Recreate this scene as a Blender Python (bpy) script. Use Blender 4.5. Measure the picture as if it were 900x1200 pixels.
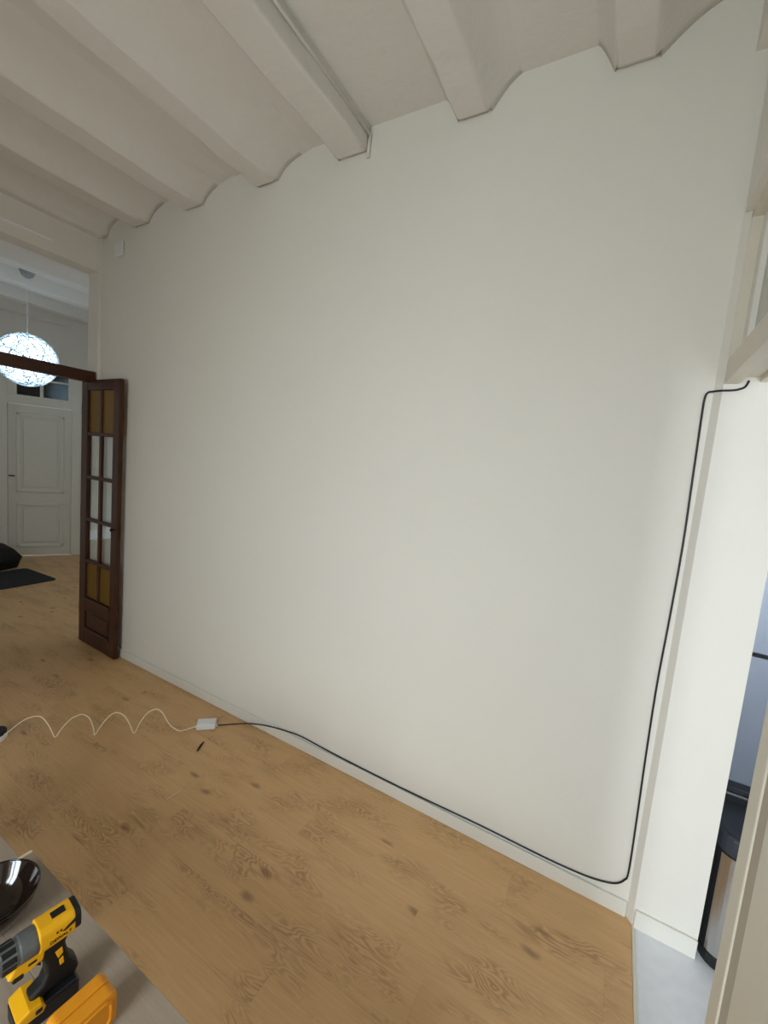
import bpy, bmesh, math, random
from mathutils import Vector, Matrix

# ------------------------------------------------------------------ scene, camera, light
scene = bpy.context.scene
for o in list(bpy.data.objects):
    bpy.data.objects.remove(o)
COL = scene.collection
random.seed(7)

cam_data = bpy.data.cameras.new('camera')
cam = bpy.data.objects.new('camera', cam_data)
COL.objects.link(cam)
scene.camera = cam
FPX = 497.39
YAW, PITCH, ROLL = 0.5037, 0.1060, 0.0904
cam_data.sensor_fit = 'VERTICAL'
cam_data.sensor_height = 24.0
cam_data.sensor_width = 18.0
cam_data.lens = FPX / 1200.0 * 24.0
cam_data.clip_start = 0.02
fw = Vector((-math.sin(YAW)*math.cos(PITCH), math.cos(YAW)*math.cos(PITCH), -math.sin(PITCH)))
r0 = Vector((math.cos(YAW), math.sin(YAW), 0)); u0 = r0.cross(fw)
rr = r0*math.cos(ROLL) + u0*math.sin(ROLL); uu = rr.cross(fw)
CAM_Z = 1.75
cam.matrix_world = Matrix(((rr.x, uu.x, -fw.x, 0), (rr.y, uu.y, -fw.y, 0), (rr.z, uu.z, -fw.z, CAM_Z), (0, 0, 0, 1)))

world = bpy.data.worlds.new('world'); scene.world = world
world.use_nodes = True
wbg = world.node_tree.nodes['Background']
wbg.inputs[0].default_value = (0.80, 0.90, 1.0, 1)
wbg.inputs[1].default_value = 1.0

def area(name, loc, target, sx, sy, energy, color, spread=math.pi):
    l = bpy.data.lights.new(name, 'AREA'); l.shape = 'RECTANGLE'
    l.size = sx; l.size_y = sy; l.energy = energy; l.color = color; l.spread = spread
    o = bpy.data.objects.new(name, l); COL.objects.link(o)
    o.location = loc
    d = Vector(target) - Vector(loc)
    o.rotation_euler = d.to_track_quat('-Z', 'Y').to_euler()
    return o
# daylight entering the balcony door behind the camera and the kitchen window
area('daylight_balcony', (-0.80, -2.30, 1.50), (-0.80, .75, 0.35), 1.15, 1.7, 85, (0.90, 0.955, 1.0), 2.7)
area('daylight_kitchen', (1.10, -1.90, 1.40), (1.00, 0, 1.35), .7, 2.3, 82, (0.91, 0.95, 1.0))

scene.view_settings.view_transform = 'Standard'
scene.view_settings.look = 'None'
scene.view_settings.exposure = 0.0
scene.view_settings.gamma = 1.0
scene.view_settings.use_curve_mapping = False

# ------------------------------------------------------------------ materials
MATS = {}
def new_mat(name):
    m = bpy.data.materials.new(name); m.use_nodes = True
    MATS[name] = m
    nt = m.node_tree
    return m, nt, nt.nodes, nt.links, nt.nodes['Principled BSDF']

def s2l(c):
    return tuple(((x/255)/12.92 if x/255 <= .04045 else ((x/255+.055)/1.055)**2.4) for x in c) + (1,)

def plain(name, rgb, rough=.5, metal=0, spec=.5, noise=0.0, nscale=30, bump=0.0, bscale=200, bdist=.002, coat=0):
    m, nt, N, L, b = new_mat(name)
    col = s2l(rgb)
    b.inputs['Base Color'].default_value = col
    b.inputs['Roughness'].default_value = rough
    b.inputs['Metallic'].default_value = metal
    b.inputs['Specular IOR Level'].default_value = spec
    b.inputs['Coat Weight'].default_value = coat
    tc = N.new('ShaderNodeTexCoord')
    if noise > 0:
        n = N.new('ShaderNodeTexNoise'); n.inputs['Scale'].default_value = nscale; n.inputs['Detail'].default_value = 5
        L.new(tc.outputs['Object'], n.inputs['Vector'])
        mx = N.new('ShaderNodeMix'); mx.data_type = 'RGBA'
        L.new(n.outputs['Fac'], mx.inputs[0])
        mx.inputs[6].default_value = tuple(c*(1-noise) for c in col[:3]) + (1,)
        mx.inputs[7].default_value = tuple(min(1, c*(1+noise)) for c in col[:3]) + (1,)
        L.new(mx.outputs[2], b.inputs['Base Color'])
    if bump > 0:
        n2 = N.new('ShaderNodeTexNoise'); n2.inputs['Scale'].default_value = bscale; n2.inputs['Detail'].default_value = 3
        L.new(tc.outputs['Object'], n2.inputs['Vector'])
        bp = N.new('ShaderNodeBump'); bp.inputs['Strength'].default_value = bump; bp.inputs['Distance'].default_value = bdist
        L.new(n2.outputs['Fac'], bp.inputs['Height']); L.new(bp.outputs['Normal'], b.inputs['Normal'])
    return m

WALL = plain('wall_paint', (233, 229, 220), .75, spec=.25, noise=.018, nscale=2.2, bump=.25, bscale=90, bdist=.002)
CEIL = plain('ceiling_paint', (228, 224, 216), .85, spec=.15, noise=.025, nscale=5, bump=.5, bscale=14, bdist=.01)
TRIMW = plain('white_trim_paint', (232, 229, 220), .45, noise=.015, nscale=12)
FRAMEW = plain('cream_frame_paint', (222, 215, 199), .45, noise=.03, nscale=9, bump=.2, bscale=60)
DOORW = plain('white_door_paint', (226, 224, 212), .45, noise=.02, nscale=8)
BLACK = plain('black_rubber', (16, 16, 18), .5)
CABLEB = plain('black_cable', (14, 14, 20), .45)
CABLEW = plain('ivory_cable', (246, 234, 208), .45)
BOXW = plain('white_plastic', (236, 236, 238), .35, noise=.01)
TILE = plain('kitchen_tile', (232, 233, 238), .45, noise=.09, nscale=25)
STEEL = plain('brushed_steel', (190, 188, 186), .32, metal=1)
FRIDGE = plain('blue_grey_steel', (168, 176, 192), .38, metal=.75, noise=.03, nscale=3)
SLATE = plain('slate_plastic', (52, 58, 68), .4)
GRAPH = plain('graphite_plastic', (22, 24, 28), .35)
YEL = plain('tool_yellow', (242, 178, 14), .42, noise=.03, nscale=60, bump=.1, bscale=900, bdist=.0005)
ORG = plain('case_yellow_orange', (232, 150, 22), .5, noise=.04, nscale=40, bump=.25, bscale=900, bdist=.0006)
GREYM = plain('gear_case_grey', (112, 116, 116), .38, metal=.5, noise=.05, nscale=90)
LACQ = plain('dark_lacquer', (30, 19, 15), .1, coat=.6, noise=.35, nscale=25)
GREYTABLE_RGB = (140, 122, 104)
MAT = plain('doormat_pile', (36, 38, 40), .95, noise=.35, nscale=160, bump=1, bscale=400, bdist=.004)
BAG = plain('black_fabric', (12, 12, 13), .8, bump=.4, bscale=120)
PENC = plain('pale_wood_splinter', (244, 220, 178), .6)
TILEW = plain('kitchen_wall_paint', (230, 232, 236), .6)
DARKPANE = plain('dark_glass', (28, 32, 34), .12)

def wood_mat(name, light, mid, dark, knot, along='X', ring=7.0, sx=.9, sy=6.5, rough=.42, rand=True, grain=.5, ringamt=.55):
    m, nt, N, L, b = new_mat(name)
    tc = N.new('ShaderNodeTexCoord')
    vec = tc.outputs['Object']
    if rand:
        oi = N.new('ShaderNodeObjectInfo')
        mul = N.new('ShaderNodeVectorMath'); mul.operation = 'MULTIPLY_ADD'
        cx = N.new('ShaderNodeCombineXYZ')
        L.new(oi.outputs['Random'], cx.inputs[0]); L.new(oi.outputs['Random'], cx.inputs[1]); L.new(oi.outputs['Random'], cx.inputs[2])
        L.new(cx.outputs[0], mul.inputs[0]); mul.inputs[1].default_value = (37.0, 11.0, 23.0); L.new(vec, mul.inputs[2])
        vec = mul.outputs[0]
    def scaled(v, s):
        mp = N.new('ShaderNodeVectorMath'); mp.operation = 'MULTIPLY'
        L.new(v, mp.inputs[0]); mp.inputs[1].default_value = s
        return mp.outputs[0]
    S = (lambda a, c: (a, c, c)) if along == 'X' else ((lambda a, c: (c, a, c)) if along == 'Y' else (lambda a, c: (c, c, a)))
    n1 = N.new('ShaderNodeTexNoise'); n1.inputs['Scale'].default_value = 1; n1.inputs['Detail'].default_value = 2.5; n1.inputs['Roughness'].default_value = .45
    n1.inputs['Distortion'].default_value = .35
    L.new(scaled(vec, S(sx, sy)), n1.inputs['Vector'])
    # rings = contour lines of a stretched noise
    mm = N.new('ShaderNodeMath'); mm.operation = 'MULTIPLY'; mm.inputs[1].default_value = ring*6.283
    L.new(n1.outputs['Fac'], mm.inputs[0])
    sn = N.new('ShaderNodeMath'); sn.operation = 'SINE'; L.new(mm.outputs[0], sn.inputs[0])
    mr = N.new('ShaderNodeMapRange'); L.new(sn.outputs[0], mr.inputs[0])
    mr.inputs[1].default_value = -1; mr.inputs[2].default_value = 1
    # mask: rings only visible in places
    n3 = N.new('ShaderNodeTexNoise'); n3.inputs['Scale'].default_value = 1; n3.inputs['Detail'].default_value = 2
    L.new(scaled(vec, S(3.0, 7.5)), n3.inputs['Vector'])
    mk = N.new('ShaderNodeMapRange'); L.new(n3.outputs['Fac'], mk.inputs[0]); mk.inputs[1].default_value = .47; mk.inputs[2].default_value = .66
    rm = N.new('ShaderNodeMath'); rm.operation = 'MULTIPLY'; L.new(mr.outputs[0], rm.inputs[0]); L.new(mk.outputs[0], rm.inputs[1])
    rm2 = N.new('ShaderNodeMath'); rm2.operation = 'MULTIPLY'; L.new(rm.outputs[0], rm2.inputs[0]); rm2.inputs[1].default_value = ringamt
    # fine fibres
    n2 = N.new('ShaderNodeTexNoise'); n2.inputs['Scale'].default_value = 1; n2.inputs['Detail'].default_value = 4; n2.inputs['Roughness'].default_value = .65
    L.new(scaled(vec, S(5, 110)), n2.inputs['Vector'])
    fm = N.new('ShaderNodeMapRange'); L.new(n2.outputs['Fac'], fm.inputs[0]); fm.inputs[1].default_value = .3; fm.inputs[2].default_value = .75
    c1 = N.new('ShaderNodeMix'); c1.data_type = 'RGBA'; c1.inputs[6].default_value = s2l(light); c1.inputs[7].default_value = s2l(mid)
    g1 = N.new('ShaderNodeMath'); g1.operation = 'MULTIPLY'; L.new(fm.outputs[0], g1.inputs[0]); g1.inputs[1].default_value = grain
    n4 = N.new('ShaderNodeTexNoise'); n4.inputs['Scale'].default_value = 1; n4.inputs['Detail'].default_value = 2
    L.new(scaled(vec, S(1.1, 3.2)), n4.inputs['Vector'])
    ga = N.new('ShaderNodeMath'); ga.operation = 'MULTIPLY_ADD'; L.new(n4.outputs['Fac'], ga.inputs[0]); ga.inputs[1].default_value = .7; L.new(g1.outputs[0], ga.inputs[2])
    L.new(ga.outputs[0], c1.inputs[0])
    c2 = N.new('ShaderNodeMix'); c2.data_type = 'RGBA'; c2.inputs[7].default_value = s2l(dark)
    L.new(c1.outputs[2], c2.inputs[6]); L.new(rm2.outputs[0], c2.inputs[0])
    # knots
    vo = N.new('ShaderNodeTexVoronoi'); vo.voronoi_dimensions = '2D' if along == 'X' else '3D'; vo.inputs['Scale'].default_value = 1; vo.inputs['Randomness'].default_value = 1
    wr = N.new('ShaderNodeTexNoise'); wr.inputs['Scale'].default_value = 14; L.new(vec, wr.inputs['Vector'])
    wm = N.new('ShaderNodeVectorMath'); wm.operation = 'MULTIPLY_ADD'; L.new(wr.outputs['Color'], wm.inputs[0]); wm.inputs[1].default_value = (.03, .03, 0); L.new(vec, wm.inputs[2])
    L.new(scaled(wm.outputs[0], S(1.9, 4.4)), vo.inputs['Vector'])
    km = N.new('ShaderNodeMapRange'); km.interpolation_type = 'SMOOTHSTEP'
    L.new(vo.outputs['Distance'], km.inputs[0]); km.inputs[1].default_value = .01; km.inputs[2].default_value = .10; km.inputs[3].default_value = .6; km.inputs[4].default_value = 0
    sc = N.new('ShaderNodeSeparateColor'); L.new(vo.outputs['Color'], sc.inputs[0])
    gt = N.new('ShaderNodeMath'); gt.operation = 'GREATER_THAN'; gt.inputs[1].default_value = .55; L.new(sc.outputs[0], gt.inputs[0])
    kk = N.new('ShaderNodeMath'); kk.operation = 'MULTIPLY'; L.new(km.outputs[0], kk.inputs[0]); L.new(gt.outputs[0], kk.inputs[1])
    c3 = N.new('ShaderNodeMix'); c3.data_type = 'RGBA'; c3.inputs[7].default_value = s2l(knot)
    L.new(c2.outputs[2], c3.inputs[6]); L.new(kk.outputs[0], c3.inputs[0])
    L.new(c3.outputs[2], b.inputs['Base Color'])
    b.inputs['Roughness'].default_value = rough
    b.inputs['Specular IOR Level'].default_value = .4
    bp = N.new('ShaderNodeBump'); bp.inputs['Strength'].default_value = .12; bp.inputs['Distance'].default_value = .002
    L.new(n2.outputs['Fac'], bp.inputs['Height']); L.new(bp.outputs['Normal'], b.inputs['Normal'])
    return m

OAK = wood_mat('oak_laminate', (229, 188, 136), (209, 166, 116), (162, 122, 82), (122, 87, 57), ring=17, sx=3.6, sy=15, grain=.7, ringamt=.66)
DARKWOOD = wood_mat('dark_stained_wood', (84, 46, 22), (58, 30, 14), (36, 18, 9), (26, 13, 7), along='Z', ring=5, sx=2, sy=20, rough=.5)
DARKWOODY = wood_mat('dark_stained_wood_beam', (84, 46, 22), (58, 30, 14), (36, 18, 9), (26, 13, 7), along='Y', ring=5, sx=2, sy=20, rough=.4)
GREYWOOD = wood_mat('grey_brown_wood', (176, 160, 142), (156, 140, 124), (128, 112, 98), (106, 92, 80), along='X', ring=4, sx=1.5, sy=9, rough=.5, ringamt=.4)

def glass_mat(name, tint, gloss=.08, diffuse=None, dmix=0.0):
    m = bpy.data.materials.new(name); m.use_nodes = True
    nt = m.node_tree; N = nt.nodes; L = nt.links
    for n in list(N): N.remove(n)
    out = N.new('ShaderNodeOutputMaterial')
    tr = N.new('ShaderNodeBsdfTransparent'); tr.inputs[0].default_value = tint + (1,)
    gl = N.new('ShaderNodeBsdfGlossy'); gl.inputs['Roughness'].default_value = .06
    mx = N.new('ShaderNodeMixShader'); fr = N.new('ShaderNodeLayerWeight'); fr.inputs['Blend'].default_value = .5
    pw = N.new('ShaderNodeMath'); pw.operation = 'POWER'; pw.inputs[1].default_value = 5; L.new(fr.outputs['Facing'], pw.inputs[0])
    ma = N.new('ShaderNodeMath'); ma.operation = 'MULTIPLY_ADD'; ma.inputs[1].default_value = .9; ma.inputs[2].default_value = .04; L.new(pw.outputs[0], ma.inputs[0])
    L.new(ma.outputs[0], mx.inputs[0]); L.new(tr.outputs[0], mx.inputs[1]); L.new(gl.outputs[0], mx.inputs[2])
    last = mx.outputs[0]
    if diffuse:
        df = N.new('ShaderNodeBsdfDiffuse'); df.inputs[0].default_value = diffuse + (1,)
        tl = N.new('ShaderNodeBsdfTranslucent'); tl.inputs[0].default_value = diffuse + (1,)
        ad = N.new('ShaderNodeMixShader'); ad.inputs[0].default_value = .5
        L.new(df.outputs[0], ad.inputs[1]); L.new(tl.outputs[0], ad.inputs[2])
        m2 = N.new('ShaderNodeMixShader'); m2.inputs[0].default_value = dmix
        L.new(last, m2.inputs[1]); L.new(ad.outputs[0], m2.inputs[2]); last = m2.outputs[0]
    L.new(last, out.inputs[0])
    return m
CLEAR = glass_mat('clear_glass', (.95, .97, .97))
AMBER = glass_mat('amber_glass', (.72, .48, .12), diffuse=(.50, .33, .08), dmix=.55)
FROST = glass_mat('frosted_glass', (.9, .9, .88), diffuse=(.82, .80, .74), dmix=.8)

def emis(name, rgb, strength):
    m, nt, N, L, b = new_mat(name)
    b.inputs['Base Color'].default_value = rgb + (1,)
    b.inputs['Emission Color'].default_value = rgb + (1,)
    b.inputs['Emission Strength'].default_value = strength
    return m
BULB = emis('lamp_glow', (.64, .85, 1.0), 3.4)
STRING = plain('white_resin_string', (196, 206, 211), .6)

# ------------------------------------------------------------------ mesh helpers
def mesh_obj(name, bm, mat, parent=None, smooth=False, loc=None, rotz=None):
    me = bpy.data.meshes.new(name)
    bmesh.ops.recalc_face_normals(bm, faces=bm.faces)
    bm.to_mesh(me); bm.free()
    me.materials.append(mat)
    if smooth:
        for p in me.polygons: p.use_smooth = True
    o = bpy.data.objects.new(name, me); COL.objects.link(o)
    if parent: o.parent = parent
    if loc: o.location = loc
    if rotz is not None: o.rotation_euler = (0, 0, rotz)
    return o

def box(bm, x0, x1, y0, y1, z0, z1, bevel=0, seg=1):
    b2 = bmesh.new()
    vs = [b2.verts.new(p) for p in ((x0,y0,z0),(x1,y0,z0),(x1,y1,z0),(x0,y1,z0),(x0,y0,z1),(x1,y0,z1),(x1,y1,z1),(x0,y1,z1))]
    for f in ((0,3,2,1),(4,5,6,7),(0,1,5,4),(1,2,6,5),(2,3,7,6),(3,0,4,7)):
        b2.faces.new([vs[i] for i in f])
    if bevel > 0:
        bmesh.ops.bevel(b2, geom=list(b2.edges), offset=bevel, segments=seg, profile=.5, affect='EDGES', clamp_overlap=True)
    merge(bm, b2)
    return bm

def merge(bm, b2):
    bmesh.ops.recalc_face_normals(b2, faces=b2.faces)
    me = bpy.data.meshes.new('tmp'); b2.to_mesh(me); b2.free()
    bm.from_mesh(me); bpy.data.meshes.remove(me)

def prism(bm, pts, axis, a0, a1, bevel=0, seg=2):
    """extrude a closed 2-D outline along an axis: axis 'x' -> pts (y,z), 'y' -> pts (x,z), 'z' -> pts (x,y)"""
    b2 = bmesh.new()
    def P(p, a):
        return {'x': (a, p[0], p[1]), 'y': (p[0], a, p[1]), 'z': (p[0], p[1], a)}[axis]
    lo = [b2.verts.new(P(p, a0)) for p in pts]; hi = [b2.verts.new(P(p, a1)) for p in pts]
    b2.faces.new(lo); b2.faces.new(hi[::-1])
    n = len(pts)
    for i in range(n):
        b2.faces.new((lo[i], lo[(i+1) % n], hi[(i+1) % n], hi[i]))
    bmesh.ops.recalc_face_normals(b2, faces=b2.faces)
    if bevel > 0:
        es = [e for e in b2.edges if (e.verts[0] in lo) == (e.verts[1] in lo)]
        bmesh.ops.bevel(b2, geom=es, offset=bevel, segments=seg, profile=.5, affect='EDGES', clamp_overlap=True)
    merge(bm, b2)
    return bm

def tube(bm, pts, r, sides=8, closed=False):
    pts = [Vector(p) for p in pts]; n = len(pts)
    rings = []
    prev = None
    for i, p in enumerate(pts):
        a = pts[(i-1) % n] if (closed or i > 0) else p
        c = pts[(i+1) % n] if (closed or i < n-1) else p
        t = (c - a).normalized()
        if prev is None:
            nrm = t.orthogonal().normalized()
        else:
            nrm = (prev - t*prev.dot(t))
            nrm = nrm.normalized() if nrm.length > 1e-6 else t.orthogonal().normalized()
        prev = nrm; bn = t.cross(nrm)
        rad = r[i] if isinstance(r, (list, tuple)) else r
        rings.append([bm.verts.new(p + (nrm*math.cos(k*2*math.pi/sides) + bn*math.sin(k*2*math.pi/sides))*rad) for k in range(sides)])
    m = n if closed else n-1
    for i in range(m):
        A, B = rings[i], rings[(i+1) % n]
        for k in range(sides):
            bm.faces.new((A[k], A[(k+1) % sides], B[(k+1) % sides], B[k]))
    if not closed:
        bm.faces.new(rings[0][::-1]); bm.faces.new(rings[-1])
    return bm

def lathe(bm, prof, seg=32, axis='z', org=(0, 0, 0), cap=False):
    """prof: list of (radius, height)"""
    ox, oy, oz = org
    rings = []
    for r, h in prof:
        ring = []
        for k in range(seg):
            a = 2*math.pi*k/seg
            c, s = r*math.cos(a), r*math.sin(a)
            p = {'z': (ox+c, oy+s, oz+h), 'x': (ox+h, oy+c, oz+s), 'y': (ox+c, oy+h, oz+s)}[axis]
            ring.append(bm.verts.new(p))
        rings.append(ring)
    for A, B in zip(rings, rings[1:]):
        for k in range(seg):
            bm.faces.new((A[k], A[(k+1) % seg], B[(k+1) % seg], B[k]))
    if cap:
        bm.faces.new(rings[0][::-1]); bm.faces.new(rings[-1])
    return bm

def smooth_path(pts, n=8):
    """Catmull-Rom through the points"""
    P = [Vector(p) for p in pts]; out = []
    for i in range(len(P)-1):
        p0 = P[max(i-1, 0)]; p1 = P[i]; p2 = P[i+1]; p3 = P[min(i+2, len(P)-1)]
        for k in range(n):
            t = k/n
            out.append(.5*((2*p1) + (p2-p0)*t + (2*p0-5*p1+4*p2-p3)*t*t + (3*p1-p0-3*p2+p3)*t**3))
    out.append(P[-1])
    return out

def empty(name, loc=(0, 0, 0), rotz=0):
    o = bpy.data.objects.new(name, None); COL.objects.link(o)
    o.location = loc; o.rotation_euler = (0, 0, rotz); o.empty_display_size = .1
    return o
def tag(o, label=None, cat=None, group=None, kind=None):
    if label: o['label'] = label
    if cat: o['category'] = cat
    if group: o['group'] = group
    if kind: o['kind'] = kind
    return o
def struct(name, bm, mat, label=None, parent=None):
    o = mesh_obj(name, bm, mat, parent)
    if parent is None: o['kind'] = 'structure'
    if label: o['label'] = label
    return o
def B(*a, **k):
    return box(bmesh.new(), *a, **k)

# ------------------------------------------------------------------ dimensions
D = 1.938            # inner face of the long white wall
XL, XLB = -3.82, -3.97
XR = 0.241
HB, HC = 3.325, 3.45  # joist underside, ceiling
YF = -1.60           # wall behind the camera
WY = 1.91            # doorway reveal (kitchen side)
KX = 0.472           # kitchen face of the right wall
NY = 0.856           # near jamb of the kitchen doorway

# ------------------------------------------------------------------ floor: planks
fl = struct('floor', B(-8.2, .262, YF, 3.9, -.08, -.0125), plain('floor_underlay', (70, 52, 36), .9), 'warm oak laminate floor of long knotty planks')
PW, PL, PT = .192, 1.29, .012
cache = {}
def plank_mesh(lx, wy):
    key = (round(lx, 4), round(wy, 4))
    if key not in cache:
        bm = bmesh.new(); c = .0003; g = .0001
        x, y = lx/2-g, wy/2-g
        lo = [bm.verts.new(p) for p in ((-x,-y,-PT),(x,-y,-PT),(x,y,-PT),(-x,y,-PT))]
        mi = [bm.verts.new(p) for p in ((-x,-y,-c),(x,-y,-c),(x,y,-c),(-x,y,-c))]
        hi = [bm.verts.new(p) for p in ((-x+c,-y+c,0),(x-c,-y+c,0),(x-c,y-c,0),(-x+c,y-c,0))]
        for A, C in ((lo, mi), (mi, hi)):
            for i in range(4): bm.faces.new((A[i], A[(i+1) % 4], C[(i+1) % 4], C[i]))
        bm.faces.new(hi); bm.faces.new(lo[::-1])
        bmesh.ops.recalc_face_normals(bm, faces=bm.faces)
        me = bpy.data.meshes.new('plank'); bm.to_mesh(me); bm.free(); me.materials.append(OAK)
        cache[key] = me
    return cache[key]
rng = random.Random(3)
y = YF; row = 0
while y < 3.85:
    w = min(PW, 3.9 - y)
    if y < D+.02 < y+w: w = D+.02-y
    xend = .262 if y + w <= D+.03 else -3.90
    xs = -8.2 + [0, -.53, -.86, -.27, -1.08][row % 5] - rng.uniform(0, .2)
    while xs < xend:
        a, b_ = max(xs, -8.2), min(xs+PL, xend)
        if b_ - a > .02:
            o = bpy.data.objects.new('plank', plank_mesh(b_-a, w)); COL.objects.link(o)
            o.parent = fl; o.location = ((a+b_)/2, y+w/2, 0)
        xs += PL
    y += w; row += 1
struct('kitchen_floor', B(.275, 3.3, YF, 4.0, -.08, 0), TILE, 'pale grey stone-look kitchen floor')
struct('trim_1', B(.2625, .2745, NY, WY-.001, -.02, .004), FRAMEW, 'narrow beige threshold strip between oak floor and kitchen')

# ------------------------------------------------------------------ walls
bm = B(XL, .262, D, 2.12, 0, 3.6)
struct('wall_back', bm, WALL, 'long bare white plastered wall')
bm = B(-3.97, XL, 1.918, 2.12, 0, 3.6); 
box(bm, -3.97, XL, YF, 1.918, 3.075, 3.6)
box(bm, -3.97, XL, YF, -.35, 0, 3.075)
struct('wall_left', bm, WALL, 'white pier and header around the wide opening')
# right wall: far pier + wall over the transom + near part
bm = bmesh.new()
prism(bm, [(XR, D), (.262, WY), (KX, WY), (KX, 4.0), (.262, 4.0), (.262, D)], 'z', 0, 3.6)
box(bm, XR, KX, YF, WY+.0, 2.72, 3.6)
box(bm, .262, KX, YF, NY-.02, 0, 2.72)
box(bm, .200, XR, YF, D, 3.250, 3.6)
struct('wall_right', bm, WALL, 'white right wall around the kitchen doorway')
# wall behind the camera, with the balcony door opening
bm = B(-8.2, -1.38, YF-.35, YF, 0, 3.6)
box(bm, -.22, .75, YF-.35, YF, 0, 3.6)
box(bm, 1.45, 3.3, YF-.25, YF, 0, 3.6)
box(bm, -1.38, -.22, YF-.35, YF, 2.30, 3.6)
box(bm, .75, 1.45, YF-.25, YF, 2.55, 3.6); box(bm, .75, 1.45, YF-.25, YF, 0, .25)
struct('wall_front', bm, WALL, 'white wall behind the viewer with a balcony door')
# far room walls
A0 = Vector((-7.447, 2.663)); tv = Vector((-7.073+7.447, 3.331-2.663)).normalized(); nv = Vector((tv.y, -tv.x))
FANG = math.atan2(tv.y, tv.x)
def far_empty(name):
    return empty(name, (A0.x, A0.y, 0), FANG)
# far wall local: u along the wall, v = -depth into the wall is +Y local (n points to -Y local towards the room)
DU0, DU1, DH = -.055, .67, 2.155
bm = B(-6.5, DU0-.05, 0, .16, 0, 3.6)
box(bm, DU1+.05, 2.2, 0, .16, 0, 3.6)
box(bm, DU0-.05, DU1+.05, 0, .16, 2.70, 3.6)
wf = struct('wall_far', bm, WALL, 'white wall of the far room around the panelled door'); wf.location = (A0.x, A0.y, 0); wf.rotation_euler = (0, 0, FANG)
struct('wall_far_side', B(-8.3, -3.9, 3.9, 4.05, 0, 3.6), WALL, 'white side wall of the far room')
# kitchen walls
bm = B(.3, 3.4, 4.0, 4.15, 0, 3.6)
box(bm, 3.3, 3.4, YF, 4.0, 0, 3.6)
struct('wall_kitchen', bm, TILEW, 'white kitchen walls with a window')

# ------------------------------------------------------------------ ceiling and joists
ceil = struct('ceiling', B(-8.4, 3.4, YF-.2, 4.1, HC, 3.62), CEIL, 'white plastered ceiling with exposed joists')
def joist(xc, half, flare_l, flare_r, y0, y1, chamfer=True, tail=0.0):
    n = 14; h = HC + .004 - HB
    def side(fl, tail=0.0):
        out = []
        for k in range(n+1):
            t = k/n
            out.append((fl*(.80*t + .20*t**6) + tail*t**4, HB + h*t - (.006 if t == 1 and tail else 0)*0))
        return out
    L_ = [(xc-half-x, z) for x, z in side(flare_l)]; R_ = [(xc+half+x, z) for x, z in side(flare_r, tail)]
    pts = L_[::-1] + [(xc-half+.010, HB-.007), (xc+half-.010, HB-.007)] + R_
    bm = bmesh.new(); rings = []
    rg = random.Random(int(xc*1000))
    ys = [y0 + (y1-.035-y0)*i/26 for i in range(27)] + [y1]
    for i, yy in enumerate(ys):
        ox, oz = rg.uniform(-.004, .004), rg.uniform(-.003, .003)
        lift = .024 if (i == len(ys)-1 and chamfer) else 0
        rings.append([bm.verts.new((p[0]+ox, yy, p[1] + (oz + lift*(p[1] < HB+.001) if p[1] < HC-.02 else 0))) for p in pts])
    for A, C in zip(rings, rings[1:]):
        for k in range(len(pts)-1):
            bm.faces.new((A[k], A[k+1], C[k+1], C[k]))
    bm.faces.new(rings[0]); bm.faces.new(rings[-1][::-1])
    o = mesh_obj('beam', bm, CEIL, ceil)
    for p in o.data.polygons: p.use_smooth = abs(p.normal.z) < .97 and abs(p.normal.y) < .3
    return o
for xc, half, a, b_ in ((-.158, .068, .08, .17), (-.788, .072, .08, .12), (-1.434, .088, .05, .004), (-2.043, .072, .05, .12), (-2.70, .078, .05, .12), (-3.282, .07, .05, .12), (-3.80, .05, .05, .08)):
    joist(xc, half, a, b_, YF+.005, D+.001, tail=0 if b_ < .01 else (.16 if xc < -1.5 else .015))
for xc in (-4.56, -5.21, -5.88, -6.55, -7.2):
    joist(xc, .072, .05, .05, YF+.005, 3.88)
for xc in (.85, 1.5, 2.15, 2.8):
    joist(xc, .07, .08, .08, YF+.005, 3.95)

# ------------------------------------------------------------------ skirting boards
def skirting(bm, x0, x1, y0, y1, h):
    box(bm, x0, x1, y0, y1, 0, h, bevel=.003)
struct('baseboard_back', (lambda b: (skirting(b, XLB+.15, XR-.002, D-.014, D, .066), b)[1])(bmesh.new()), TRIMW, 'low white skirting board along the long wall')
struct('baseboard_right', B(.266, KX, WY-.013, WY, 0, .075, bevel=.003), TRIMW, 'white skirting at the foot of the doorway reveal')
struct('baseboard_front', B(XL, -1.38, YF, YF+.014, 0, .066, bevel=.003), TRIMW, 'white skirting behind the viewer')

# ------------------------------------------------------------------ kitchen door frame and transom (window_2)
bm = bmesh.new()
# head rail with stepped underside, running along y
box(bm, .262, .305, NY-.02, WY, 2.145, 2.228, bevel=.002)
box(bm, .305, .36, NY-.02, WY, 2.168, 2.228, bevel=.002)
box(bm, .36, KX, NY-.02, WY, 2.150, 2.228, bevel=.002)
t2 = struct('trim_2', bm, FRAMEW, 'cream painted head rail over the kitchen doorway')
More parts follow.
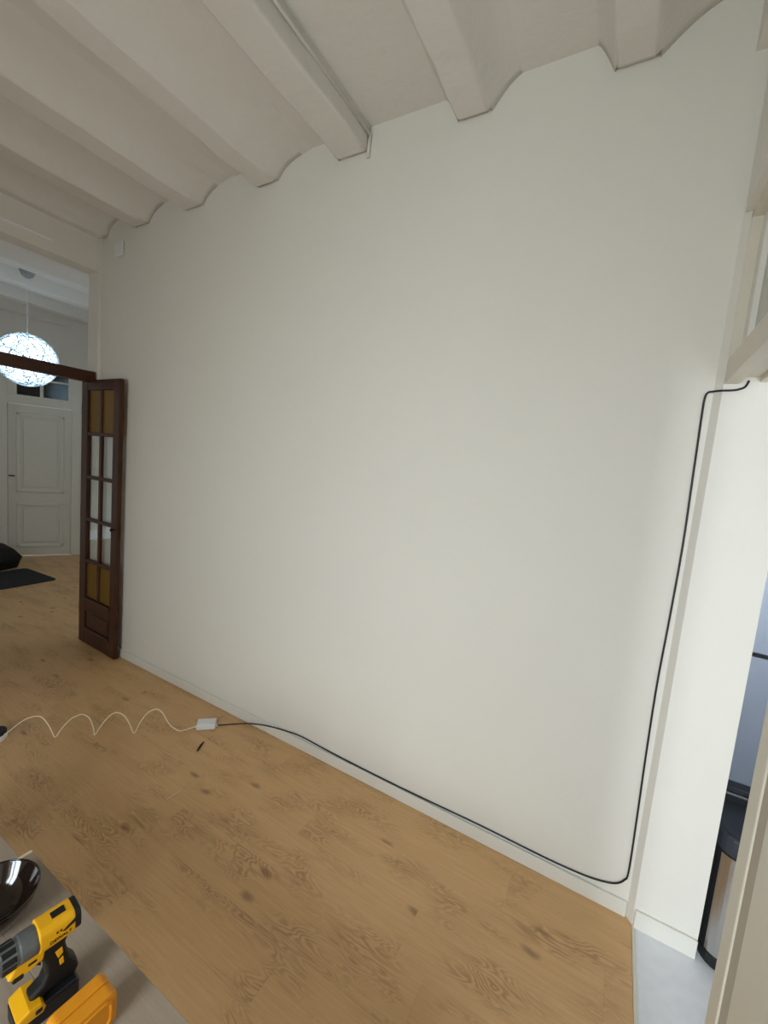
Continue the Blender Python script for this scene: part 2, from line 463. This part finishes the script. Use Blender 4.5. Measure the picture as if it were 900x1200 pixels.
# near jamb casing with a groove
bm = bmesh.new()
box(bm, .240, KX, NY-.045, NY, 0, 2.145, bevel=.001)
box(bm, .240, .32, NY-.36, NY-.085, 0, 2.145, bevel=.001)
t3 = struct('trim_3', bm, FRAMEW, 'cream casing with groove shade painted as a taupe strip on the near side of the kitchen doorway')
mesh_obj('groove_shade', B(.243, .32, NY-.085, NY-.045, 0, 2.145), plain('taupe_groove_shade', (186, 176, 160), .8), t3)  # shade of the groove, painted as a nearly flush taupe strip
w2 = empty('window_2', (.262, (NY+WY)/2, 2.228)); w2['kind'] = 'structure'; w2['label'] = 'white transom light above the kitchen doorway'
def wpart(name, bm, mat, par):
    o = mesh_obj(name, bm, mat, par); o.matrix_parent_inverse = Matrix.Translation(par.location).inverted(); return o
bm = B(.262, .296, WY-.008, WY, 2.228, 2.72)
box(bm, .262, .296, NY-.02, WY, 2.695, 2.72)
wpart('outer_frame', bm, FRAMEW, w2)
bm = B(.292, .326, WY-.075, WY-.008, 2.228, 2.695, bevel=.004)
box(bm, .292, .326, NY-.02, WY-.075, 2.228, 2.275, bevel=.004)
box(bm, .292, .326, NY-.02, WY-.075, 2.64, 2.695, bevel=.004)
box(bm, .292, .326, 1.36, 1.42, 2.275, 2.64, bevel=.004)
wpart('sash', bm, TRIMW, w2)
wpart('pane', B(.308, .314, 1.42, WY-.075, 2.275, 2.64), FROST, w2)
wpart('pane', B(.308, .314, NY-.02, 1.36, 2.275, 2.64), FROST, w2)

# balcony door behind the camera (window_1) and kitchen window (window_3)
w1 = empty('window_1', (-.80, YF-.12, 0)); w1['kind'] = 'structure'; w1['label'] = 'glazed balcony door behind the viewer'
bm = bmesh.new()
for x in (-1.38, -.835, -.28): box(bm, x, x+.06 if x != -.835 else x+.07, YF-.15, YF-.09, 0, 2.30, bevel=.004)
for z in (0.02, .60, 2.23): box(bm, -1.32, -.28, YF-.148, YF-.092, z, z+.07, bevel=.004)
wpart('frame', bm, TRIMW, w1)
for x0, x1 in ((-1.32, -.835), (-.765, -.28)):
    for z0, z1 in ((.09, .60), (.67, 2.23)):
        wpart('pane', B(x0, x1, YF-.123, YF-.117, z0, z1), CLEAR, w1)
w3 = empty('window_3', (1.1, YF-.12, .25)); w3['kind'] = 'structure'; w3['label'] = 'kitchen window'
bm = bmesh.new()
for x in (.75, 1.39): box(bm, x, x+.06, YF-.15, YF-.09, .25, 2.55, bevel=.004)
for z in (.25, 2.49): box(bm, .81, 1.39, YF-.148, YF-.092, z, z+.06, bevel=.004)
wpart('frame', bm, TRIMW, w3)
for x0, x1 in ((.81, 1.39),):
    wpart('pane', B(x0, x1, YF-.123, YF-.117, .31, 2.49), CLEAR, w3)

# ------------------------------------------------------------------ dark wooden frame bar over the wide opening + thin white strip
struct('trim_4', B(-3.90, -3.822, -.35, 1.908, 2.212, 2.298, bevel=.006, seg=2), DARKWOODY, 'dark wooden transom bar across the wide opening')
struct('trim_5', B(-3.822, -3.812, -.3, 1.60, 3.154, 3.164), plain('bright_white_gloss', (250, 250, 250), .2), 'thin white strip along the header')

# ------------------------------------------------------------------ glazed wooden door leaf standing open against the wall (door_1)
LW, LT, LH = .592, .036, 2.222
d1 = empty('door_1', (-3.976, 1.880, .008), math.radians(-2.2))
d1['kind'] = 'structure'; d1['label'] = 'narrow dark wooden glazed door leaf folded open against the white wall'
SW = .088
def dpart(name, bm, mat): return mesh_obj(name, bm, mat, d1)
dpart('stile', B(0, SW+.012, 0, LT, 0, LH, bevel=.005, seg=2), DARKWOOD)
dpart('stile', B(LW-SW, LW, 0, LT, 0, LH, bevel=.005, seg=2), DARKWOOD)
GX0, GX1 = SW+.012, LW-SW
dpart('top_rail', B(GX0, GX1, .001, LT-.001, LH-.08, LH, bevel=.004), DARKWOOD)
dpart('lock_rail', B(GX0, GX1, .001, LT-.001, .315, .405, bevel=.004), DARKWOOD)
dpart('bottom_rail', B(GX0, GX1, .001, LT-.001, 0, .115, bevel=.004), DARKWOOD)
dpart('sill_moulding', B(GX0-.004, GX1+.004, -.012, .004, .385, .412, bevel=.006, seg=2), DARKWOOD)
pn = dpart('bottom_panel', B(GX0, GX1, .012, LT-.012, .115, .315), DARKWOOD)
bm = B(GX0+.03, GX1-.03, .004, .014, .150, .280, bevel=.006, seg=1)
rp = mesh_obj('raised_field', bm, DARKWOOD, pn)
bm = bmesh.new()
box(bm, GX0, GX1, -.004, .012, .295, .315, bevel=.005); box(bm, GX0, GX1, -.008, .012, .115, .142, bevel=.006)
mesh_obj('panel_moulding', bm, DARKWOOD, pn)
ROWS = [.412, .728, 1.082, 1.436, 1.792, LH-.08]
MX = (GX0+GX1)/2
dpart('glazing_bar', B(MX-.014, MX+.014, .004, LT-.004, .412, LH-.08, bevel=.004), DARKWOOD)
for z in ROWS[1:-1]:
    dpart('glazing_bar', B(GX0, GX1, .002, LT-.002, z-.014, z+.014, bevel=.004), DARKWOOD)
for i in range(5):
    z0, z1 = ROWS[i] + (.014 if i else 0), ROWS[i+1] - (.014 if i < 4 else 0)
    for x0, x1 in ((GX0, MX-.014), (MX+.014, GX1)):
        amb = i in (0, 4)
        p = dpart('pane', B(x0, x1, .017, .020, z0, z1), AMBER if amb else CLEAR)
        p['label'] = 'amber coloured glass pane' if amb else 'clear glass pane'
# latch hardware on the meeting edge
bm = B(LW-.004, LW+.006, .006, .028, 1.00, 1.12, bevel=.002)
dpart('latch_plate', bm, plain('aged_brass', (70, 48, 30), .4, metal=.8))
bm = bmesh.new(); lathe(bm, [(0.001, -.03), (.012, -.028), (.014, -.018), (.006, -.010), (.006, 0)], 16, 'y', (LW-.035, 0, 1.06))
dpart('door_knob', bm, MATS['aged_brass'])
for z in (.25, 1.1, 1.95):
    bm = bmesh.new(); lathe(bm, [(.001, 0), (.009, 0), (.009, .09), (.001, .09)], 12, 'z', (-.004, .012, z)); dpart('hinge', bm, MATS['aged_brass'])

# ------------------------------------------------------------------ far room: white panelled door with a glazed top light (door_2)
d2 = far_empty('door_2'); d2['kind'] = 'structure'; d2['label'] = 'white two-panel door with dark glazed top light in the far room'
def fpart(name, bm, mat, par=None): return mesh_obj(name, bm, mat, par or d2)
bm = B(DU0-.09, DU0, -.018, .10, 0, 2.72, bevel=.003)
box(bm, DU1, DU1+.10, -.018, .10, 0, 2.72, bevel=.003)
box(bm, DU0, DU1, -.018, .10, DH+.005, 2.285, bevel=.003)
box(bm, DU0, DU1, -.018, .10, 2.66, 2.72, bevel=.003)
fpart('frame', bm, DOORW)
bm = B(.30, .335, -.012, .06, 2.285, 2.66); box(bm, DU0, .045, -.012, .06, 2.285, 2.66); box(bm, .62, DU1, -.012, .06, 2.285, 2.66)
box(bm, .045, .62, -.010, .05, 2.505, 2.53)
fpart('glazing_bars', bm, DOORW)
for x0, x1 in ((.045, .30), (.335, .62)):
    for z0, z1 in ((2.285, 2.505), (2.53, 2.66)):
        fpart('pane', B(x0, x1, .03, .036, z0, z1), DARKPANE)
dl = fpart('door_leaf', B(DU0+.004, DU1-.004, .012, .05, .012, DH), DOORW)
for x0, x1, z0, z1 in ((.04, .575, .93, 2.045), (.04, .575, .13, .78)):
    bm = bmesh.new()
    for (a, b2_, c, d) in ((x0, x1, z0, z0+.045), (x0, x1, z1-.045, z1)): box(bm, a, b2_, -.004, .014, c, d, bevel=.008, seg=2)
    for (a, b2_) in ((x0, x0+.045), (x1-.045, x1)): box(bm, a, b2_, -.004, .014, z0, z1, bevel=.008, seg=2)
    fpart('panel_moulding', bm, DOORW, dl)
    fpart('panel', B(x0+.075, x1-.075, .002, .014, z0+.075, z1-.075, bevel=.008), DOORW, dl)
bm = bmesh.new(); tube(bm, [(DU0+.022, .012, 1.16), (DU0+.022, -.035, 1.16), (DU0+.085, -.04, 1.157)], .009, 8)
fpart('door_handle', bm, plain('dark_handle_metal', (60, 56, 50), .35, metal=.9))

# pendant lamp: ball of white string
PX, PY, PZ, PR = -5.60, 2.128, 2.522, .268
lamp = empty('pendant_lamp', (PX, PY, PZ))
tag(lamp, 'glowing white openwork ball pendant lamp hanging in the far room', 'lamp')
rg = random.Random(11)
bm = bmesh.new()
for k in range(74):
    ax = Vector((rg.gauss(0, 1), rg.gauss(0, 1), rg.gauss(0, 1))).normalized()
    a = ax.orthogonal().normalized(); b_ = ax.cross(a)
    h = rg.uniform(-.5, .5)*PR; rad = math.sqrt(PR*PR-h*h)
    tube(bm, [ax*h + (a*math.cos(2*math.pi*i/44) + b_*math.sin(2*math.pi*i/44))*rad for i in range(44)], .0025, 4, closed=True)
sh = mesh_obj('string_shell', bm, STRING, lamp); sh['kind'] = 'stuff'
bm = bmesh.new(); bmesh.ops.create_uvsphere(bm, u_segments=40, v_segments=24, radius=PR-.012)
mesh_obj('diffuser', bm, BULB, lamp, smooth=True)
bm = bmesh.new(); tube(bm, [(0, 0, PR-.012), (.002, 0, .5), (0, 0, HC-PZ-.09)], .0035, 8)
mesh_obj('cord', bm, BOXW, lamp)
bm = bmesh.new(); lathe(bm, [(.001, -.11), (.018, -.108), (.05, -.085), (.066, -.045), (.068, 0), (.001, 0)], 28, 'z', (0, 0, HC-PZ))
mesh_obj('canopy', bm, plain('grey_canopy', (160, 162, 162), .5), lamp, smooth=False)

# doormat and black bag
bm = bmesh.new()
def rrect(x0, x1, y0, y1, r, n=6):
    out = []
    for cx, cy, a0 in ((x1-r, y1-r, 0), (x0+r, y1-r, 90), (x0+r, y0+r, 180), (x1-r, y0+r, 270)):
        for k in range(n+1):
            a = math.radians(a0 + 90*k/n); out.append((cx+r*math.cos(a), cy+r*math.sin(a)))
    return out
prism(bm, rrect(-.37, .37, -.62, .62, .06), 'z', 0, .012, bevel=.004)
m_ = mesh_obj('doormat', bm, MAT, loc=(-6.25, 1.92, .001), rotz=math.radians(3))
tag(m_, 'dark grey rectangular doormat on the oak floor of the far room', 'doormat')
bag = empty('bag', (-6.98, 2.25, 0), math.radians(20)); tag(bag, 'black slouching bag on the floor beyond the doormat', 'bag')
bm = bmesh.new()
prof = [(-.27, 0), (.25, 0), (.30, .10), (.33, .155), (.20, .24), (.02, .30), (-.18, .28), (-.32, .16)]
b2 = bmesh.new(); prism(b2, prof, 'y', -.17, .17, bevel=.03, seg=3); merge(bm, b2)
mesh_obj('body', bm, BAG, bag, smooth=True)
bm = bmesh.new(); tube(bm, smooth_path([(-.16, -.10, .27), (-.12, -.13, .36), (.02, -.13, .385), (.10, -.12, .27)], 6), .011, 8); mesh_obj('strap', bm, BAG, bag, smooth=True)

# ------------------------------------------------------------------ small things on the floor and wall
# white junction box
ab = empty('adapter_box', (-2.110, 1.742, 0), math.radians(43.0)); tag(ab, 'small white plastic adapter box between the ivory wire and the black cable', 'adapter')
mesh_obj('case', B(-.056, .056, -.036, .036, .002, .036, bevel=.004, seg=2), BOXW, ab)
mesh_obj('lid_panel', B(-.043, .043, -.024, .026, .0355, .0375, bevel=.001), BOXW, ab)
for sx in (.056, -.068):
    bm = bmesh.new(); lathe(bm, [(.001, 0), (.006, 0), (.005, .012), (.001, .012)], 10, 'x', (sx, -.012, .012))
    mesh_obj('strain_relief', bm, BOXW, ab)
# ivory wire springing in arcs
ARCS = [(-2.905,0.978,0.030),(-2.889,0.992,0.036),(-2.867,1.011,0.058),(-2.836,1.039,0.098),(-2.804,1.067,0.128),(-2.769,1.099,0.140),(-2.747,1.119,0.127),(-2.724,1.139,0.080),(-2.711,1.151,0.036),(-2.698,1.162,0.004),
 (-2.675,1.183,0.055),(-2.643,1.212,0.110),(-2.617,1.235,0.132),(-2.593,1.256,0.140),(-2.570,1.277,0.119),(-2.556,1.289,0.079),(-2.549,1.296,0.032),(-2.545,1.299,0.006),
 (-2.522,1.320,0.061),(-2.495,1.343,0.113),(-2.475,1.361,0.137),(-2.455,1.380,0.143),(-2.427,1.404,0.120),(-2.405,1.424,0.064),(-2.386,1.441,0.005),
 (-2.363,1.461,0.072),(-2.336,1.486,0.130),(-2.312,1.507,0.152),(-2.290,1.526,0.155),(-2.268,1.546,0.127),(-2.245,1.567,0.066),(-2.222,1.587,0.030),(-2.189,1.617,0.008),(-2.150,1.694,0.012)]
bm = bmesh.new(); tube(bm, smooth_path(ARCS, 4), .0031, 7)
o = mesh_obj('ivory_wire', bm, CABLEW, smooth=True); tag(o, 'thin ivory wire springing across the floor in four arcs', 'wire')
# round plug at the frame edge
pl = empty('charger_puck', (-2.935, .965, 0), 0); tag(pl, 'round white device with a black top at the end of the ivory wire', 'charger')
bm = bmesh.new(); lathe(bm, [(.001, 0), (.052, 0), (.056, .006), (.056, .034), (.001, .034)], 32); mesh_obj('base', bm, BOXW, pl)
bm = bmesh.new(); lathe(bm, [(.001, .034), (.053, .034), (.053, .048), (.048, .053), (.001, .054)], 32); mesh_obj('top', bm, BLACK, pl)
# black cable along the skirting and up the corner, into the kitchen
CAB = [(-2.068,1.772,.012),(-2.045,1.800,.008),(-2.00,1.850,.006),(-1.955,1.888,.008),(-1.89,1.908,.022),(-1.80,1.914,.046),(-1.70,1.918,.066),(-1.60,1.924,.077),(-1.50,1.932,.082),(-1.30,1.9335,.075),(-1.084,1.9335,.071),(-.85,1.9335,.071),(-.666,1.9335,.074),(-.396,1.9335,.080),(-.24,1.9335,.080),(-.081,1.9335,.080),(.02,1.9335,.084),(.091,1.933,.091),(.15,1.932,.105),(.191,1.931,.124),(.216,1.930,.155),(.226,1.930,.20),(.224,1.931,.43),(.219,1.932,.72),(.217,1.932,1.008),(.222,1.932,1.28),(.225,1.932,1.554),(.221,1.932,1.80),(.217,1.932,2.03),(.2165,1.930,2.095),(.221,1.921,2.117),(.236,1.915,2.121),(.257,1.900,2.121),(.285,1.902,2.122),(.304,1.903,2.125),(.322,1.905,2.134),(.330,1.906,2.155)]
bm = bmesh.new(); tube(bm, smooth_path(CAB, 6), .0035, 8)
o = mesh_obj('black_cable', bm, CABLEB, smooth=True); tag(o, 'long black cable along the skirting and up the corner into the kitchen', 'cable')
# bits on the floor
bm = bmesh.new(); tube(bm, [(-1.958,1.560,.006),(-1.972,1.585,.007),(-1.982,1.602,.006),(-1.995,1.632,.006)], [.004,.006,.006,.004], 8)
o = mesh_obj('cable_offcut', bm, BLACK, smooth=True); tag(o, 'short black cable offcut lying on the floor below the white box', 'offcut')
bm = bmesh.new(); tube(bm, [(-1.775,1.243,.003),(-1.772,1.29,.0035),(-1.776,1.335,.003)], .003, 6)
o = mesh_obj('splinter', bm, PENC, smooth=True); tag(o, 'thin pale wooden splinter lying on the oak floor', 'splinter')
# conduit on the joist, dropping down the wall
bm = bmesh.new(); tube(bm, [(-1.333, YF+.02, 3.406), (-1.334, .2, 3.404), (-1.336, 1.2, 3.405), (-1.338, 1.928, 3.405)], .008, 8); tube(bm, [(-1.338, 1.928, 3.412), (-1.343, 1.928, 3.30)], .008, 8)
o = mesh_obj('conduit', bm, CEIL, smooth=True); tag(o, 'thin white painted conduit along a ceiling joist and down the wall', 'conduit')
bm = B(-.05, .05, -.022, 0, -.06, .05, bevel=.012, seg=3)
o = mesh_obj('wall_sensor', bm, BOXW, loc=(-3.56, D, 3.215)); tag(o, 'small white plastic box high on the wall by the opening', 'sensor')

# ------------------------------------------------------------------ kitchen: bin and fridge
bn = empty('waste_bin', (.625, 2.02, 0)); tag(bn, 'brushed steel waste bin with black lid in the kitchen', 'bin')
bo = rrect(-.145, .145, -.135, .135, .07)
bm = bmesh.new(); prism(bm, [(x*.985, y*.985) for x, y in bo], 'z', .055, .46); mesh_obj('body', bm, GRAPH, bn)
bm = bmesh.new(); prism(bm, bo, 'z', .002, .06, bevel=.012, seg=3); mesh_obj('base', bm, GRAPH, bn)
bm = bmesh.new(); prism(bm, bo, 'z', .455, .535, bevel=.014, seg=3); mesh_obj('lid', bm, SLATE, bn)
fr_ = [p for p in rrect(-.1455, .1455, -.1355, .1355, .07, 10)]
fr_ = [p for p in fr_ if p[1] < .06 and not (p[0] < -.134)]
fr_.sort(key=lambda p: math.atan2(p[1], p[0]))
bm = bmesh.new(); prism(bm, fr_ + [(p[0]*.96, p[1]*.96) for p in reversed(fr_)], 'z', .058, .456); mesh_obj('steel_front', bm, STEEL, bn)
bm = bmesh.new(); box(bm, -.11, .11, .10, .15, .50, .575, bevel=.01, seg=2); mesh_obj('hinge_housing', bm, GRAPH, bn)
bm = bmesh.new(); box(bm, -.05, .05, -.175, -.12, .006, .024, bevel=.006, seg=2); mesh_obj('pedal', bm, GRAPH, bn)
fr = empty('fridge', (.91, 3.12, 0)); tag(fr, 'tall blue grey steel fridge at the end of the kitchen', 'fridge')
mesh_obj('plinth', B(-.33, .33, .02, .6, .0, .085), SLATE, fr)
mesh_obj('cabinet', B(-.33, .33, .05, .64, .085, 1.86, bevel=.006), FRIDGE, fr)
mesh_obj('lower_door', B(-.33, .33, 0, .05, .09, .862, bevel=.008, seg=2), FRIDGE, fr)
mesh_obj('upper_door', B(-.33, .33, 0, .05, .880, 1.855, bevel=.008, seg=2), FRIDGE, fr)
mesh_obj('door_gap', B(-.325, .325, .02, .05, .862, .880), BLACK, fr)

# ------------------------------------------------------------------ table with tools
TZ = .395
tb = empty('coffee_table', (-.95, .25, 0)); tag(tb, 'low grey brown wooden coffee table with the drill standing on it', 'table')
tx0, tx1, ty0, ty1 = -.585, .62, -.11, .345   # local extents
nb = 3
for i in range(nb):
    y0 = ty0 + (ty1-ty0)*i/nb; y1 = ty0 + (ty1-ty0)*(i+1)/nb
    mesh_obj('board', B(tx0+.010, tx1, y0+.0003, y1-.0003, TZ-.03, TZ, bevel=.0008), GREYWOOD, tb)
mesh_obj('edge_band', B(tx0, tx0+.010, ty0, ty1, TZ-.03, TZ+.0005), plain('pale_edge_band', (236, 216, 186), .5), tb)
mesh_obj('apron', B(tx0+.07, tx1-.07, ty0+.07, ty1-.07, TZ-.10, TZ-.03), GREYWOOD, tb)
for sx in (tx0+.045, tx1-.095):
    for sy in (ty0+.045, ty1-.095):
        mesh_obj('leg', B(sx, sx+.05, sy, sy+.05, 0, TZ-.03, bevel=.004), GREYWOOD, tb)
# second low table butted against the end of the first
bc = empty('side_table', (-1.826, .338, 0)); tag(bc, 'low wooden side table butted against the far end of the coffee table', 'table')
for i in range(3):
    y0 = -.24 + .157*i
    mesh_obj('board', B(-.28, .288, y0+.0012, y0+.1558, TZ-.035, TZ-.008, bevel=.0015), GREYWOOD, bc)
mesh_obj('apron', B(-.24, .24, -.20, .19, TZ-.09, TZ-.035), GREYWOOD, bc)
for sx in (-.25, .20):
    for sy in (-.21, .15): mesh_obj('leg', B(sx, sx+.05, sy, sy+.05, 0, TZ-.035, bevel=.003), GREYWOOD, bc)

# dark glossy bowl
bw = empty('bowl', (-1.362, .435, TZ)); bw.scale = (1.37, 1.37, 1.30); tag(bw, 'glossy dark brown bowl on the table behind the drill', 'bowl')
bm = bmesh.new()
lathe(bm, [(.001, .012), (.03, .013), (.05, .022), (.066, .042), (.076, .068), (.0775, .0705), (.0790, .069), (.070, .040), (.054, .016), (.038, .004), (.036, 0), (.001, 0)], 48)
mesh_obj('shell', bm, LACQ, bw, smooth=True)
bm = bmesh.new(); tube(bm, [(.0782*math.cos(2*math.pi*i/48), .0782*math.sin(2*math.pi*i/48), .0705) for i in range(48)], .0013, 6, closed=True)
mesh_obj('rim', bm, LACQ, bw, smooth=True)

# cordless drill standing on its battery: local +X = rear, -Y = towards the viewer, Z up
dr = empty('cordless_drill', (-1.036, .492, TZ+.027), math.radians(82.7)); tag(dr, 'yellow and black cordless drill standing on its battery on the table', 'drill')
def tp(name, bm, mat, smooth=False, par=None): return mesh_obj(name, bm, mat, par or dr, smooth)
# battery
bm = bmesh.new(); prism(bm, [(-.122, -.023), (-.118, -.027), (-.004, -.027), (0, -.021), (0, .012), (-.006, .020), (-.112, .020), (-.122, .010)], 'y', -.036, .036, bevel=.005, seg=2)
bt = tp('battery', bm, GRAPH)
bm = bmesh.new(); prism(bm, [(-.120, .002), (-.072, .002), (-.066, .014), (-.076, .030), (-.098, .032), (-.120, .022)], 'y', -.0375, .0375, bevel=.004, seg=2)
tp('battery_shoulder', bm, YEL)
bm = bmesh.new(); box(bm, -.088, -.074, -.0392, .0392, .009, .021, bevel=.002); tp('battery_button', bm, GRAPH)
# foot and grip
bm = bmesh.new(); prism(bm, [(-.095, .020), (-.004, .018), (.004, .034), (.000, .055), (-.012, .075), (-.020, .10), (-.024, .125), (-.014, .146), (-.085, .150), (-.078, .128), (-.070, .115), (-.064, .095), (-.062, .070), (-.070, .050), (-.092, .038)], 'y', -.0185, .0185, bevel=.008, seg=3)
gp = tp('grip', bm, BLACK)
for pts in ([(-.046, .118), (-.032, .121), (-.030, .104), (-.040, .097)], [(-.038, .090), (-.030, .094), (-.028, .075), (-.036, .074)]):
    bm = bmesh.new(); prism(bm, pts, 'y', -.0195, -.0175, bevel=.0005, seg=1); tp('grip_inlay', bm, YEL, par=gp)
bm = bmesh.new(); prism(bm, [(-.072, .132), (-.090, .130), (-.084, .112), (-.070, .098)], 'y', -.011, .011, bevel=.004, seg=2); tp('trigger', bm, BLACK)
# yellow under-body in front of the grip
bm = bmesh.new(); prism(bm, [(-.132, .128), (-.120, .116), (-.096, .117), (-.068, .124), (-.064, .150), (-.120, .150)], 'y', -.021, .021, bevel=.004, seg=2); ub = tp('lower_housing', bm, YEL)
bm = bmesh.new(); box(bm, -.125, -.104, -.0225, .0225, .112, .127, bevel=.004, seg=2); tp('direction_button', bm, BLACK, par=ub)
bm = bmesh.new(); box(bm, -.098, -.080, -.0222, .0222, .131, .139, bevel=.002); tp('screw_slot', bm, BLACK, par=ub)
# motor housing: rounded profile swept along X
def housing(bm, x0, x1, hw, z0, z1, r, n=4):
    prof = rrect(-hw, hw, z0, z1, r, n)
    b2 = bmesh.new(); prism(b2, prof, 'x', x0, x1, bevel=.003, seg=2); merge(bm, b2)
bm = bmesh.new(); housing(bm, -.078, -.008, .030, .143, .203, .016); hs = tp('motor_housing', bm, YEL)
bm = bmesh.new(); housing(bm, -.010, .004, .0300, .147, .2015, .017); tp('rear_cap', bm, BLACK)
bm = bmesh.new(); prism(bm, [(-.036, .174), (-.010, .188), (-.008, .188), (-.008, .178), (-.030, .171)], 'y', -.0312, -.0285, bevel=.0006, seg=1); tp('side_vent', bm, BLACK, par=hs)
bm = bmesh.new(); box(bm, -.050, -.022, -.010, .010, .2015, .2042, bevel=.004, seg=2); tp('top_vent', bm, BLACK, par=hs)
for k in range(2):
    bm = bmesh.new(); box(bm, -.047+.007*k, -.043+.007*k, -.0308, -.029, .1765, .1815, bevel=.0004); tp('badge', bm, BLACK, par=hs)
cu = bpy.data.curves.new('lettering', 'FONT'); cu.body = 'DEWALT'; cu.size = .0108; cu.extrude = .0004
tmp = bpy.data.objects.new('lettering_tmp', cu); COL.objects.link(tmp)
dg = bpy.context.evaluated_depsgraph_get(); me = bpy.data.meshes.new_from_object(tmp.evaluated_get(dg))
bpy.data.objects.remove(tmp)
me.materials.clear(); me.materials.append(BLACK)
lo = bpy.data.objects.new('lettering', me); COL.objects.link(lo); lo.parent = hs
lo.location = (-.060, -.0306, .1595); lo.rotation_euler = (math.radians(90), 0, 0)
# gear case, torque collar, chuck
bm = bmesh.new(); lathe(bm, [(.001, -.078), (.030, -.078), (.031, -.084), (.0305, -.108), (.029, -.112), (.001, -.112)][::-1], 32, 'x', (0, 0, .171)); tp('gear_case', bm, GREYM)
bm = bmesh.new(); lathe(bm, [(.001, -.112), (.028, -.112), (.0285, -.116), (.0275, -.146), (.026, -.150), (.001, -.150)][::-1], 32, 'x', (0, 0, .171)); cl = tp('torque_collar', bm, GREYM)
for k in range(10):
    a = 2*math.pi*k/10
    b2 = bmesh.new(); box(b2, -.143, -.117, -.0062, .0062, .0262, .0298, bevel=.0015)
    bmesh.ops.rotate(b2, verts=b2.verts, matrix=Matrix.Rotation(a, 3, 'X'), cent=(0, 0, 0)); bmesh.ops.translate(b2, verts=b2.verts, vec=(0, 0, .171))
    mesh_obj('rubber_pad', b2, BLACK, cl)
bm = bmesh.new(); lathe(bm, [(.001, -.150), (.0235, -.150), (.024, -.156), (.022, -.180), (.016, -.196), (.008, -.199), (.001, -.199)][::-1], 28, 'x', (0, 0, .171)); tp('chuck', bm, BLACK)
# yellow casing standing on edge in front of the drill
cs = empty('tool_case', (-.912, .450, TZ), math.radians(-3)); tag(cs, 'orange yellow plastic tool casing standing in front of the drill', 'case')
CH = .087
ol = rrect(-.060, .060, 0, CH, .018, 6)
for nm, x0, x1 in (('left_shell', -.033, -.0006), ('right_shell', .0006, .033)):
    bm = bmesh.new(); prism(bm, ol, 'x', x0, x1, bevel=.004, seg=2); sh_ = mesh_obj(nm, bm, ORG, cs)
ol2 = rrect(-.046, .046, .012, CH-.014, .016, 6)
bm = bmesh.new(); tube(bm, [(.033, y, z) for y, z in ol2], .0045, 8, closed=True); mesh_obj('panel_rim', bm, ORG, sh_, smooth=True)
bm = bmesh.new(); box(bm, -.010, .010, .0585, .0615, .052, .062, bevel=.001); mesh_obj('end_screw', bm, BLACK, cs)
